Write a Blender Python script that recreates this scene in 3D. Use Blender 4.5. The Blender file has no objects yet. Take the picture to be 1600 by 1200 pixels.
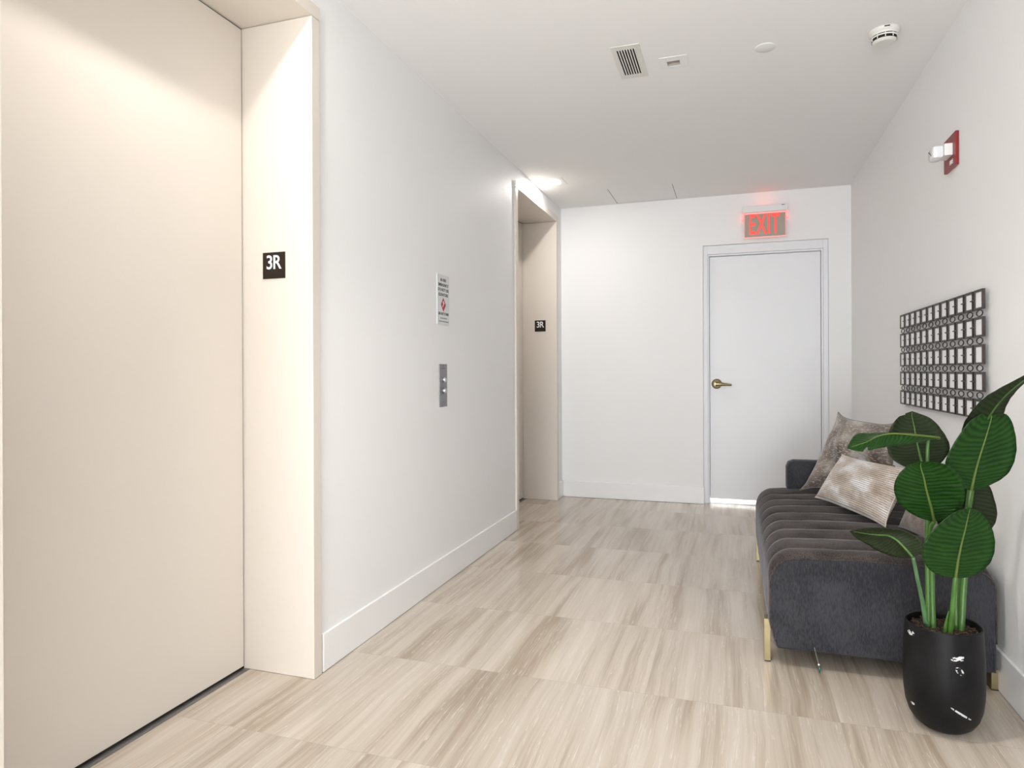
import bpy, bmesh, math, random
from mathutils import Vector, Matrix, noise
random.seed(7)
S = bpy.context.scene
COL = S.collection
PI = math.pi
# ---------------------------------------------------------------- camera
cam_d = bpy.data.cameras.new('camera'); cam = bpy.data.objects.new('camera', cam_d); COL.objects.link(cam)
YAW, ROLL = 0.3200, -0.0042
F = Vector((-math.sin(YAW), math.cos(YAW), 0)); R0 = Vector((math.cos(YAW), math.sin(YAW), 0)); U0 = Vector((0, 0, 1))
Rr = R0*math.cos(ROLL)+U0*math.sin(ROLL); Uu = -R0*math.sin(ROLL)+U0*math.cos(ROLL)
cam.matrix_world = Matrix(((Rr.x, Uu.x, -F.x, 0), (Rr.y, Uu.y, -F.y, 0), (Rr.z, Uu.z, -F.z, 1.08), (0, 0, 0, 1)))
cam_d.sensor_fit = 'HORIZONTAL'; cam_d.sensor_width = 36.0
cam_d.lens = 36.0*1045.0/1600.0
cam_d.shift_x = 0.0; cam_d.shift_y = -(600-580.8)/1600.0
cam_d.clip_start = 0.02
S.camera = cam
# ---------------------------------------------------------------- world, exposure, large lights
W = bpy.data.worlds.new('world'); S.world = W; W.use_nodes = True
W.node_tree.nodes['Background'].inputs[0].default_value = (0.80, 0.88, 1.0, 1)
W.node_tree.nodes['Background'].inputs[1].default_value = 1.0
S.view_settings.view_transform = 'Standard'; S.view_settings.look = 'None'
S.view_settings.gamma = 1.0; S.view_settings.exposure = 0.53
S.view_settings.use_curve_mapping = False
def area(name, loc, rot, sx, sy, power, col):
    d = bpy.data.lights.new(name, 'AREA'); d.shape = 'RECTANGLE'; d.size = sx; d.size_y = sy; d.energy = power; d.color = col
    o = bpy.data.objects.new(name, d); o.location = loc; o.rotation_euler = rot; COL.objects.link(o); return o
def disk(name, loc, power, col, size):
    o = area(name, loc, (0, 0, 0), size, size, power, col); o.data.shape = 'DISK'; return o
def point(name, loc, power, col, r):
    d = bpy.data.lights.new(name, 'POINT'); d.energy = power; d.color = col; d.shadow_soft_size = r
    o = bpy.data.objects.new(name, d); o.location = loc; COL.objects.link(o); return o
area('window_daylight', (-0.28, -5.92, 1.30), (PI/2, 0, 0), 2.0, 2.1, 29, (0.86, 0.93, 1.0))  # window assumed behind the camera, placed for its cool fill
area('ceiling_uplight_fill', (-0.28, -5.85, 0.60), (PI/2+0.35, 0, 0), 1.9, 0.8, 80, (0.92, 0.96, 1.0))  # added upward fill, tilted to brighten the ceiling
disk('downlight_lamp_near', (-1.28, 1.49, 2.480), 4.3, (1.0, 0.955, 0.915), 0.035)
disk('downlight_lamp_far', (-1.28, 4.82, 2.480), 4.0, (1.0, 0.955, 0.915), 0.035)
area('floor_level_fill', (-0.28, -1.6, 0.03), (PI-0.40, 0, 0), 1.9, 3.2, 125, (0.97, 0.98, 1.0))  # unseen upward panel added at floor level to lift ceiling and walls
sp_ = bpy.data.lights.new('centre_fill_spot', 'SPOT'); sp_.energy = 45; sp_.spot_size = math.radians(105); sp_.spot_blend = 1.0; sp_.shadow_soft_size = 0.05; sp_.color = (1.0, 0.97, 0.94)
so_ = bpy.data.objects.new('centre_fill_spot', sp_); so_.location = (-0.30, 1.70, 2.46); so_.rotation_euler = (0.25, 0, 0); COL.objects.link(so_)  # added spot without a fixture; its floor bounce lights the ceiling
area('overhead_fill', (-0.28, -3.0, 2.47), (0, 0, 0), 1.2, 1.2, 20, (0.95, 0.97, 1.0))  # added overhead fill, out of view, for more floor bounce
area('stairwell_light', (0.22, 6.35, 2.2), (0, 0, 0), 0.6, 0.4, 40, (1, 1, 1))
# ---------------------------------------------------------------- materials
def lk(nt, a, b): nt.links.new(a, b)
def newmat(name):
    m = bpy.data.materials.new(name); m.use_nodes = True
    nt = m.node_tree; return m, nt, nt.nodes['Principled BSDF']
def N(nt, t, **k):
    n = nt.nodes.new(t)
    for a, v in k.items(): setattr(n, a, v)
    return n
def mathn(nt, op, a, b=None, c=None):
    n = nt.nodes.new('ShaderNodeMath'); n.operation = op
    for i, v in enumerate((a, b, c)):
        if v is None: continue
        if isinstance(v, (int, float)): n.inputs[i].default_value = v
        else: lk(nt, v, n.inputs[i])
    return n.outputs[0]
def ramp(nt, fac, stops):
    r = nt.nodes.new('ShaderNodeValToRGB'); e = r.color_ramp.elements
    while len(e) < len(stops): e.new(0.5)
    for i, (p, c) in enumerate(stops):
        e[i].position = p; e[i].color = (c[0], c[1], c[2], 1)
    lk(nt, fac, r.inputs[0]); return r.outputs[0]
def mixc(nt, fac, a, b, mode='MIX'):
    n = nt.nodes.new('ShaderNodeMix'); n.data_type = 'RGBA'; n.blend_type = mode
    for s, v in ((n.inputs[0], fac), (n.inputs[6], a), (n.inputs[7], b)):
        if isinstance(v, (int, float)): s.default_value = v
        elif isinstance(v, tuple): s.default_value = (v[0], v[1], v[2], 1)
        else: lk(nt, v, s)
    return n.outputs[2]
def bump(nt, b, h, strength=0.2, dist=0.002):
    n = nt.nodes.new('ShaderNodeBump'); n.inputs['Strength'].default_value = strength; n.inputs['Distance'].default_value = dist
    lk(nt, h, n.inputs['Height']); lk(nt, n.outputs[0], b.inputs['Normal'])
def mat(name, col, rough=0.5, metal=0.0, var=0.03, scale=6.0, bmp=0.0, bscale=200.0, spec=0.5, stretch=(1, 1, 1), emit=None, estr=0):
    m, nt, b = newmat(name)
    tc = N(nt, 'ShaderNodeTexCoord'); mp = N(nt, 'ShaderNodeMapping'); mp.inputs['Scale'].default_value = stretch
    lk(nt, tc.outputs['Object'], mp.inputs[0])
    n = N(nt, 'ShaderNodeTexNoise'); n.inputs['Scale'].default_value = scale; lk(nt, mp.outputs[0], n.inputs['Vector'])
    lo = tuple(c*(1-var) for c in col); hi = tuple(min(1, c*(1+var)) for c in col)
    lk(nt, ramp(nt, n.outputs[0], [(0.3, lo), (0.7, hi)]), b.inputs['Base Color'])
    b.inputs['Roughness'].default_value = rough; b.inputs['Metallic'].default_value = metal
    b.inputs['Specular IOR Level'].default_value = spec
    if bmp:
        n2 = N(nt, 'ShaderNodeTexNoise'); n2.inputs['Scale'].default_value = bscale; lk(nt, mp.outputs[0], n2.inputs['Vector'])
        bump(nt, b, n2.outputs[0], bmp, 0.001)
    if emit:
        b.inputs['Emission Color'].default_value = (*emit, 1); b.inputs['Emission Strength'].default_value = estr
    return m
M = {}
M['wall'] = mat('wall_paint', (0.90, 0.90, 0.895), 0.55, var=0.008, scale=1.5, bmp=0.03, bscale=300)
M['ceil'] = mat('ceiling_paint', (0.91, 0.905, 0.895), 0.8, var=0.008, scale=1.5)
M['base'] = mat('baseboard_paint', (0.90, 0.90, 0.90), 0.25, var=0.006)
M['cream'] = mat('cream_metal_paint', (0.73, 0.67, 0.60), 0.32, var=0.01, scale=2)
M['doorwhite'] = mat('door_white_paint', (0.86, 0.87, 0.89), 0.4, var=0.01, scale=3)
M['dark'] = mat('dark_gap', (0.015, 0.012, 0.01), 0.9)
M['steel'] = mat('brushed_steel', (0.30, 0.30, 0.31), 0.38, 0.9, var=0.12, scale=30, stretch=(1, 1, 25))
M['chrome'] = mat('polished_steel', (0.6, 0.6, 0.62), 0.3, 1.0)
M['brass'] = mat('satin_brass', (0.36, 0.30, 0.17), 0.33, 1.0, var=0.06, scale=20)
M['abrass'] = mat('aged_brass', (0.12, 0.085, 0.04), 0.4, 0.6, var=0.1, scale=30)
M['bronze'] = mat('dark_bronze', (0.05, 0.042, 0.038), 0.45, 0.6, var=0.25, scale=60)
M['plate'] = mat('brown_sign_plastic', (0.028, 0.020, 0.014), 0.7, var=0.05, spec=0.15)
M['white'] = mat('white_plastic', (0.86, 0.86, 0.85), 0.4, var=0.01)
M['recess'] = mat('shaded_recess_beige', (0.50, 0.45, 0.41), 0.5)  # darker beige paints the shade inside the ceiling plate's recess
M['offwhite'] = mat('ivory_plastic', (0.76, 0.75, 0.71), 0.45, var=0.01)
M['lettering'] = mat('white_lettering', (0.95, 0.94, 0.93), 0.5, var=0.005)
M['notice'] = mat('silver_notice_plate', (0.72, 0.74, 0.74), 0.35, 0.2, var=0.02)
M['noticetext'] = mat('black_print', (0.05, 0.05, 0.05), 0.6)
M['redprint'] = mat('red_print', (0.42, 0.03, 0.06), 0.5)
M['alarm'] = mat('red_alarm_plastic', (0.24, 0.008, 0.012), 0.35, var=0.03)
M['exitred'] = mat('lit_red_letters', (0.6, 0.03, 0.025), 0.5, emit=(1.0, 0.10, 0.07), estr=0.62)
M['exitedge'] = mat('lit_pink_edge', (0.9, 0.35, 0.33), 0.4, emit=(1.0, 0.30, 0.28), estr=0.55)
M['exitpanel'] = mat('exit_panel_face', (0.40, 0.355, 0.30), 0.4, 0.0, var=0.02)
M['lens'] = mat('lamp_lens', (0.9, 0.9, 0.9), 0.5, emit=(1.0, 0.95, 0.90), estr=14)
M['soilm'] = mat('potting_soil', (0.018, 0.012, 0.009), 0.95, var=0.6, scale=120, bmp=0.8, bscale=150)
M['bark'] = mat('bark_chips', (0.07, 0.038, 0.022), 0.9, var=0.5, scale=60)
M['stemm'] = mat('stem_green', (0.05, 0.135, 0.02), 0.4, var=0.3, scale=14, stretch=(4, 4, 0.6))
M['stemp'] = mat('stem_pale_green', (0.07, 0.16, 0.065), 0.42, var=0.2, scale=14, stretch=(4, 4, 0.6))
M['rib'] = mat('midrib_green', (0.095, 0.14, 0.022), 0.45, var=0.15, scale=20)
M['clear'] = mat('clear_strobe_lens', (0.85, 0.86, 0.88), 0.12, var=0.05)
M['mirror'] = mat('painted_mirror_reflection', (0.96, 0.97, 0.985), 0.15, 0.0, var=0.03, scale=40)  # white diffuse base paints the bright reflection into the squares
M['bead'] = mat('green_bead', (0.01, 0.12, 0.10), 0.2)
M['thread'] = mat('grey_thread', (0.35, 0.33, 0.28), 0.6)

def make_floor():
    m, nt, b = newmat('veined_limestone_tile')
    g = N(nt, 'ShaderNodeNewGeometry'); sp = N(nt, 'ShaderNodeSeparateXYZ'); lk(nt, g.outputs['Position'], sp.inputs[0])
    px, py = 0.5925, 0.5945
    X = mathn(nt, 'DIVIDE', mathn(nt, 'ADD', sp.outputs[0], 0.286+px*10), px)
    Y = mathn(nt, 'DIVIDE', mathn(nt, 'ADD', sp.outputs[1], -1.668+py*10), py)
    ix, iy = mathn(nt, 'FLOOR', X), mathn(nt, 'FLOOR', Y)
    fx, fy = mathn(nt, 'FRACT', X), mathn(nt, 'FRACT', Y)
    idc = N(nt, 'ShaderNodeCombineXYZ'); lk(nt, ix, idc.inputs[0]); lk(nt, iy, idc.inputs[1])
    wn = N(nt, 'ShaderNodeTexWhiteNoise', noise_dimensions='3D'); lk(nt, idc.outputs[0], wn.inputs[0])
    ws = N(nt, 'ShaderNodeSeparateColor'); lk(nt, wn.outputs['Color'], ws.inputs[0])
    r1, r2, r3 = ws.outputs[0], ws.outputs[1], ws.outputs[2]
    # vein coordinates: run along Y, drift a little, shifted from tile to tile
    off = mathn(nt, 'MULTIPLY', r1, 37.0)
    def cmb(x, y, z):
        c = N(nt, 'ShaderNodeCombineXYZ')
        for i, v in enumerate((x, y, z)):
            if isinstance(v, (int, float)): c.inputs[i].default_value = v
            else: lk(nt, v, c.inputs[i])
        return c.outputs[0]
    wob = N(nt, 'ShaderNodeTexNoise'); wob.inputs['Scale'].default_value = 1.0; wob.inputs['Detail'].default_value = 3
    lk(nt, cmb(mathn(nt, 'MULTIPLY', sp.outputs[0], 3.0), mathn(nt, 'MULTIPLY', sp.outputs[1], 2.2), off), wob.inputs['Vector'])
    xw = mathn(nt, 'ADD', sp.outputs[0], mathn(nt, 'MULTIPLY', mathn(nt, 'SUBTRACT', wob.outputs[0], 0.5), 0.035))
    xw = mathn(nt, 'ADD', xw, mathn(nt, 'MULTIPLY', sp.outputs[1], mathn(nt, 'MULTIPLY', mathn(nt, 'SUBTRACT', r2, 0.5), 0.04)))
    def layer(fr, fl, det, z):
        n = N(nt, 'ShaderNodeTexNoise'); n.inputs['Scale'].default_value = 1.0; n.inputs['Detail'].default_value = det; n.inputs['Roughness'].default_value = 0.6
        lk(nt, cmb(mathn(nt, 'MULTIPLY', xw, fr), mathn(nt, 'MULTIPLY', sp.outputs[1], fl), mathn(nt, 'ADD', off, z)), n.inputs['Vector'])
        return n.outputs[0]
    broad, mid, fine = layer(9, 0.7, 2, 0), layer(38, 1.1, 4, 5), layer(170, 3.0, 3, 11)
    v = mathn(nt, 'ADD', mathn(nt, 'MULTIPLY', broad, 0.52), mathn(nt, 'ADD', mathn(nt, 'MULTIPLY', mid, 0.34), mathn(nt, 'MULTIPLY', fine, 0.14)))
    c = ramp(nt, v, [(0.28, (0.27, 0.205, 0.145)), (0.39, (0.42, 0.345, 0.265)), (0.49, (0.56, 0.485, 0.40)), (0.63, (0.67, 0.605, 0.525))])
    tint = ramp(nt, r3, [(0.0, (0.90, 0.895, 0.89)), (0.5, (0.98, 0.975, 0.97)), (1.0, (1.04, 1.035, 1.03))])
    c = mixc(nt, 1.0, c, tint, 'MULTIPLY')
    # thin pale calcite lines
    ln = layer(60, 1.6, 3, 23)
    lnm = mathn(nt, 'LESS_THAN', mathn(nt, 'ABSOLUTE', mathn(nt, 'SUBTRACT', ln, 0.56)), 0.007)
    c = mixc(nt, mathn(nt, 'MULTIPLY', lnm, 0.55), c, (0.74, 0.68, 0.61))
    # joints
    gx = mathn(nt, 'LESS_THAN', mathn(nt, 'MINIMUM', fx, mathn(nt, 'SUBTRACT', 1.0, fx)), 0.0016)
    gy = mathn(nt, 'LESS_THAN', mathn(nt, 'MINIMUM', fy, mathn(nt, 'SUBTRACT', 1.0, fy)), 0.0016)
    gm = mathn(nt, 'MAXIMUM', gx, gy)
    c = mixc(nt, mathn(nt, 'MULTIPLY', gm, 0.6), c, (0.43, 0.37, 0.31))
    lk(nt, c, b.inputs['Base Color'])
    lk(nt, mathn(nt, 'ADD', mathn(nt, 'MULTIPLY', fine, 0.08), 0.14), b.inputs['Roughness'])
    bump(nt, b, mathn(nt, 'SUBTRACT', 1.0, gm), 0.15, 0.0006)
    return m
M['floor'] = make_floor()

def make_velvet(name, c1, c2, sheen=0.8):
    m, nt, b = newmat(name)
    tc = N(nt, 'ShaderNodeTexCoord')
    mp = N(nt, 'ShaderNodeMapping'); mp.inputs['Scale'].default_value = (1, 1, 1); lk(nt, tc.outputs['Object'], mp.inputs[0])
    n = N(nt, 'ShaderNodeTexNoise'); n.inputs['Scale'].default_value = 7; n.inputs['Detail'].default_value = 5; lk(nt, mp.outputs[0], n.inputs['Vector'])
    mp2 = N(nt, 'ShaderNodeMapping'); mp2.inputs['Scale'].default_value = (1, 1, 0.22); lk(nt, tc.outputs['Object'], mp2.inputs[0])
    f = N(nt, 'ShaderNodeTexNoise'); f.inputs['Scale'].default_value = 300; f.inputs['Detail'].default_value = 2; lk(nt, mp2.outputs[0], f.inputs['Vector'])
    v = mathn(nt, 'ADD', mathn(nt, 'MULTIPLY', n.outputs[0], 0.5), mathn(nt, 'MULTIPLY', f.outputs[0], 0.5))
    lk(nt, ramp(nt, v, [(0.40, c1), (0.60, c2)]), b.inputs['Base Color'])
    b.inputs['Roughness'].default_value = 0.75; b.inputs['Specular IOR Level'].default_value = 0.2
    b.inputs['Sheen Weight'].default_value = sheen; b.inputs['Sheen Roughness'].default_value = 0.35
    b.inputs['Sheen Tint'].default_value = (0.86, 0.87, 0.95, 1)
    bump(nt, b, f.outputs[0], 0.35, 0.001)
    return m
M['velvet'] = make_velvet('charcoal_velvet', (0.022, 0.018, 0.017), (0.085, 0.069, 0.062), 0.26)
M['velvet2'] = make_velvet('charcoal_velvet_shaded', (0.020, 0.020, 0.024), (0.046, 0.046, 0.053), 0.24)  # same velvet with shade in its darker, cooler colour, for ends and bolster

def make_pillow(name, kind):
    m, nt, b = newmat(name)
    uv = N(nt, 'ShaderNodeUVMap'); sp = N(nt, 'ShaderNodeSeparateXYZ'); lk(nt, uv.outputs[0], sp.inputs[0])
    u, v = sp.outputs[0], sp.outputs[1]
    mp = N(nt, 'ShaderNodeMapping'); lk(nt, uv.outputs[0], mp.inputs[0])
    n1 = N(nt, 'ShaderNodeTexNoise'); n1.inputs['Scale'].default_value = 3.2; n1.inputs['Detail'].default_value = 6; lk(nt, mp.outputs[0], n1.inputs['Vector'])
    mp2 = N(nt, 'ShaderNodeMapping'); mp2.inputs['Scale'].default_value = (26, 60, 1) if kind != 'rib' else (60, 20, 1)
    lk(nt, uv.outputs[0], mp2.inputs[0])
    n2 = N(nt, 'ShaderNodeTexNoise'); n2.inputs['Scale'].default_value = 1; n2.inputs['Detail'].default_value = 3; lk(nt, mp2.outputs[0], n2.inputs['Vector'])
    if kind == 'rib':
        base = ramp(nt, n1.outputs[0], [(0.36, (0.38, 0.30, 0.235)), (0.49, (0.56, 0.48, 0.41)), (0.60, (0.80, 0.79, 0.79))])  # palest stop paints silvery sheen patches into the cream
        w = mathn(nt, 'ABSOLUTE', mathn(nt, 'SINE', mathn(nt, 'MULTIPLY', mathn(nt, 'ADD', v, mathn(nt, 'MULTIPLY', n1.outputs[0], 0.02)), PI*27)))
        fade = ramp(nt, n2.outputs[0], [(0.38, (0.0,)*3), (0.52, (1,)*3)])
        line = mathn(nt, 'MULTIPLY', mathn(nt, 'LESS_THAN', w, 0.34), mathn(nt, 'ADD', mathn(nt, 'MULTIPLY', fade, 0.55), 0.38))
        c = mixc(nt, line, base, (0.08, 0.055, 0.042))
        h = w
    else:
        base = ramp(nt, n1.outputs[0], [(0.36, (0.070, 0.050, 0.041)), (0.48, (0.16, 0.123, 0.10)), (0.58, (0.27, 0.235, 0.205)), (0.70, (0.50, 0.49, 0.50))])  # pale stops paint patchy sheen into the taupe
        dash = mathn(nt, 'GREATER_THAN', n2.outputs[0], 0.585)
        c = mixc(nt, mathn(nt, 'MULTIPLY', dash, 0.5), base, (0.62, 0.57, 0.52))
        h = n2.outputs[0]
    if kind == 'plain':
        c = mixc(nt, 0.6, c, (0.13, 0.095, 0.08))
    lk(nt, c, b.inputs['Base Color'])
    b.inputs['Roughness'].default_value = 0.45; b.inputs['Sheen Weight'].default_value = 0.4
    bump(nt, b, h, 0.5, 0.003)
    return m
M['pbig'] = make_pillow('crushed_taupe_fabric', 'big')
M['plum'] = make_pillow('ribbed_cream_fabric', 'rib')
M['pthird'] = make_pillow('brown_velvet_fabric', 'plain')

def make_leaf(name, c1, c2, rough, k):
    m, nt, b = newmat(name)
    uv = N(nt, 'ShaderNodeUVMap'); sp = N(nt, 'ShaderNodeSeparateXYZ'); lk(nt, uv.outputs[0], sp.inputs[0])
    at = mathn(nt, 'ABSOLUTE', mathn(nt, 'SUBTRACT', sp.outputs[1], 0.5))
    n = N(nt, 'ShaderNodeTexNoise'); n.inputs['Scale'].default_value = 5; lk(nt, uv.outputs[0], n.inputs['Vector'])
    q = mathn(nt, 'ADD', mathn(nt, 'MULTIPLY', sp.outputs[0], 21.0), mathn(nt, 'MULTIPLY', mathn(nt, 'POWER', at, 1.6), -7.0*k))
    q = mathn(nt, 'ADD', q, mathn(nt, 'MULTIPLY', n.outputs[0], 1.0))
    w = mathn(nt, 'SINE', mathn(nt, 'MULTIPLY', q, 2*PI))
    w01 = mathn(nt, 'ADD', mathn(nt, 'MULTIPLY', w, 0.5), 0.5)
    c = ramp(nt, mathn(nt, 'ADD', mathn(nt, 'MULTIPLY', w01, 0.5), mathn(nt, 'MULTIPLY', n.outputs[0], 0.5)), [(0.2, c1), (0.8, c2)])
    lk(nt, c, b.inputs['Base Color']); b.inputs['Roughness'].default_value = rough; b.inputs['Specular IOR Level'].default_value = 0.16
    bump(nt, b, w01, 0.28, 0.0014)
    return m
M['leaft'] = make_leaf('leaf_top_green', (0.004, 0.022, 0.003), (0.014, 0.056, 0.006), 0.40, 1)
M['leafu'] = make_leaf('leaf_under_olive', (0.010, 0.017, 0.006), (0.023, 0.033, 0.013), 0.5, 1)

def make_pot():
    m, nt, b = newmat('black_marble')
    tc = N(nt, 'ShaderNodeTexCoord')
    n = N(nt, 'ShaderNodeTexNoise'); n.inputs['Scale'].default_value = 9; n.inputs['Detail'].default_value = 4; lk(nt, tc.outputs['Object'], n.inputs['Vector'])
    base = ramp(nt, n.outputs[0], [(0.35, (0.003, 0.003, 0.0035)), (0.7, (0.011, 0.011, 0.012))])
    sp = N(nt, 'ShaderNodeSeparateXYZ'); lk(nt, tc.outputs['Object'], sp.inputs[0])
    f = N(nt, 'ShaderNodeTexNoise'); f.inputs['Scale'].default_value = 95; f.inputs['Detail'].default_value = 4; lk(nt, tc.outputs['Object'], f.inputs['Vector'])
    tot = None
    # pale flecks: centre x, z, half sizes, slope (on the side facing -Y)
    for cx, cz, rx, rz, sl, th in ((0.012, 0.247, 0.020, 0.007, 0.15, .5), (0.014, 0.212, 0.011, 0.010, -0.5, .53), (0.019, 0.087, 0.028, 0.0035, -0.62, .44), (-0.092, 0.076, 0.004, 0.004, 0, .45), (-0.094, 0.286, 0.006, 0.008, 0, .5)):
        dx = mathn(nt, 'SUBTRACT', sp.outputs[0], cx)
        dz = mathn(nt, 'SUBTRACT', mathn(nt, 'SUBTRACT', sp.outputs[2], cz), mathn(nt, 'MULTIPLY', dx, sl))
        d = mathn(nt, 'ADD', mathn(nt, 'POWER', mathn(nt, 'ABSOLUTE', mathn(nt, 'DIVIDE', dx, rx)), 2.0), mathn(nt, 'POWER', mathn(nt, 'ABSOLUTE', mathn(nt, 'DIVIDE', dz, rz)), 2.0))
        mk = mathn(nt, 'MULTIPLY', mathn(nt, 'LESS_THAN', d, 1.0), mathn(nt, 'GREATER_THAN', f.outputs[0], th))
        tot = mk if tot is None else mathn(nt, 'MAXIMUM', tot, mk)
    front = mathn(nt, 'LESS_THAN', sp.outputs[1], 0.0)
    tot = mathn(nt, 'MULTIPLY', tot, front)
    c = mixc(nt, tot, base, (0.62, 0.62, 0.62))
    # dark hairline cracks
    wv = mathn(nt, 'ADD', sp.outputs[0], mathn(nt, 'MULTIPLY', sp.outputs[2], 0.10))
    wv = mathn(nt, 'ADD', wv, mathn(nt, 'MULTIPLY', n.outputs[0], 0.012))
    for x0 in (-0.005, -0.038, 0.062):
        cr = mathn(nt, 'LESS_THAN', mathn(nt, 'ABSOLUTE', mathn(nt, 'SUBTRACT', wv, x0+0.022)), 0.0009)
        c = mixc(nt, cr, c, (0.002, 0.002, 0.002))
    lk(nt, c, b.inputs['Base Color']); b.inputs['Roughness'].default_value = 0.45; b.inputs['Specular IOR Level'].default_value = 0.2
    return m
M['pot'] = make_pot()

# ---------------------------------------------------------------- geometry helpers
def box(bm, x0, x1, y0, y1, z0, z1, bev=0.0):
    vs = [bm.verts.new((x, y, z)) for x in (x0, x1) for y in (y0, y1) for z in (z0, z1)]
    fs = [bm.faces.new([vs[i] for i in q]) for q in ((0, 1, 3, 2), (4, 6, 7, 5), (0, 4, 5, 1), (2, 3, 7, 6), (0, 2, 6, 4), (1, 5, 7, 3))]
    if bev:
        es = list({e for f in fs for e in f.edges})
        bmesh.ops.bevel(bm, geom=es, offset=bev, segments=2, affect='EDGES', profile=0.5)
def tube(bm, pts, rad, seg=12, cap=True, sub=1):
    pts = [Vector(p) for p in pts]
    if sub > 1: pts, rad = smooth(pts, rad, sub)
    n = len(pts)
    rads = rad if isinstance(rad, list) else [rad]*n
    prev = None; rings = []
    for i, p in enumerate(pts):
        t = (pts[min(i+1, n-1)]-pts[max(i-1, 0)]).normalized()
        if prev is None:
            a = Vector((0, 0, 1)) if abs(t.z) < 0.9 else Vector((1, 0, 0))
            x = t.cross(a).normalized()
        else:
            x = (prev-t*prev.dot(t)).normalized()
        prev = x; y = t.cross(x)
        rings.append([bm.verts.new(p+(x*math.cos(2*PI*k/seg)+y*math.sin(2*PI*k/seg))*rads[i]) for k in range(seg)])
    for i in range(n-1):
        for k in range(seg):
            bm.faces.new((rings[i][k], rings[i][(k+1) % seg], rings[i+1][(k+1) % seg], rings[i+1][k]))
    if cap: bm.faces.new(rings[0][::-1]); bm.faces.new(rings[-1])
def cr(p0, p1, p2, p3, t):
    return 0.5*((2*p1)+(p2-p0)*t+(2*p0-5*p1+4*p2-p3)*t*t+(-p0+3*p1-3*p2+p3)*t*t*t)
def sample(pts, s):
    n = len(pts)-1; x = min(max(s, 0), 1)*n; i = min(int(x), n-1); t = x-i
    g = lambda k: pts[min(max(k, 0), n)]
    return cr(g(i-1), g(i), g(i+1), g(i+2), t)
def smooth(pts, rad, sub):
    n = (len(pts)-1)*sub+1
    out = [sample(pts, i/(n-1)) for i in range(n)]
    if isinstance(rad, tuple): r = [rad[0]+(rad[1]-rad[0])*i/(n-1) for i in range(n)]
    elif isinstance(rad, list): r = [rad[min(i//sub, len(rad)-1)] for i in range(n)]
    else: r = [rad]*n
    return out, r
def lathe(bm, prof, cx=0, cy=0, seg=48):
    rings = []
    for r, z in prof:
        if r < 1e-6: rings.append([bm.verts.new((cx, cy, z))])
        else: rings.append([bm.verts.new((cx+r*math.cos(2*PI*k/seg), cy+r*math.sin(2*PI*k/seg), z)) for k in range(seg)])
    for a, b in zip(rings, rings[1:]):
        for k in range(seg):
            k2 = (k+1) % seg
            if len(a) == 1 and len(b) == 1: continue
            if len(a) == 1: bm.faces.new((a[0], b[k2], b[k]))
            elif len(b) == 1: bm.faces.new((a[k], a[k2], b[0]))
            else: bm.faces.new((a[k], a[k2], b[k2], b[k]))
def obj(name, bm, m, parent=None, smooth_=False, loc=None):
    bmesh.ops.recalc_face_normals(bm, faces=bm.faces)
    me = bpy.data.meshes.new(name)
    if smooth_:
        for f in bm.faces: f.smooth = True
    bm.to_mesh(me); bm.free()
    if m:
        for x in (m if isinstance(m, list) else [m]): me.materials.append(x)
    o = bpy.data.objects.new(name, me); COL.objects.link(o)
    if smooth_ == 'auto':
        try: me.set_sharp_from_angle(angle=math.radians(35))
        except Exception: pass
    if parent: o.parent = parent; o.matrix_parent_inverse = Matrix.Translation(-Vector(parent.location)) if parent.type == 'EMPTY' else Matrix()
    return o
def boxes(name, lst, m, parent=None, bev=0.0, smooth_=False):
    bm = bmesh.new()
    for b in lst: box(bm, *b, bev=bev)
    return obj(name, bm, m, parent, smooth_)
def struct(o): o['kind'] = 'structure'; return o
def thing(name, label, cat, loc, group=None):
    o = bpy.data.objects.new(name, None); o.location = loc; o.empty_display_size = 0.05; COL.objects.link(o)
    o['label'] = label; o['category'] = cat
    if group: o['group'] = group
    return o
def tag(o, label, cat, group=None):
    o['label'] = label; o['category'] = cat
    if group: o['group'] = group
    return o
def sempty(name, loc):
    o = bpy.data.objects.new(name, None); o.location = loc; o.empty_display_size = 0.05; COL.objects.link(o); o['kind'] = 'structure'; return o
def text(name, body, size, mtx, m, parent, extr=0.0006, xs=1.0, offset=0.0, spacing=1.0):
    cu = bpy.data.curves.new(name, 'FONT'); cu.body = body; cu.size = size; cu.extrude = extr; cu.align_x = 'CENTER'; cu.align_y = 'CENTER'
    cu.offset = offset; cu.space_character = spacing; cu.resolution_u = 6
    t = bpy.data.objects.new('tmp', cu); COL.objects.link(t)
    dg = bpy.context.evaluated_depsgraph_get(); dg.update()
    me = bpy.data.meshes.new_from_object(t.evaluated_get(dg)); COL.objects.unlink(t); bpy.data.objects.remove(t); bpy.data.curves.remove(cu)
    me.name = name; me.transform(mtx @ Matrix.Diagonal((xs, 1, 1, 1))); me.materials.clear(); me.materials.append(m)
    o = bpy.data.objects.new(name, me); COL.objects.link(o)
    if parent: o.parent = parent; o.matrix_parent_inverse = Matrix.Translation(-Vector(parent.location)) if parent.type == 'EMPTY' else Matrix()
    return o
def frame_m(origin, xa, ya):
    xa, ya = Vector(xa), Vector(ya); za = xa.cross(ya); o = Vector(origin)
    return Matrix(((xa.x, ya.x, za.x, o.x), (xa.y, ya.y, za.y, o.y), (xa.z, ya.z, za.z, o.z), (0, 0, 0, 1)))

# ---------------------------------------------------------------- room shell
XL, XF, XD, XR, YB, ZC, YR = -1.416, -1.4034, -1.698, 0.853, 5.640, 2.490, -6.00
ELEV = ((0.960, 2.012), (4.380, 5.431)); ZE, CW = 2.337, 0.046
struct(boxes('floor', [(-1.80, 0.97, YR-0.1, 7.0, -0.12, 0.0)], M['floor']))
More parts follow.
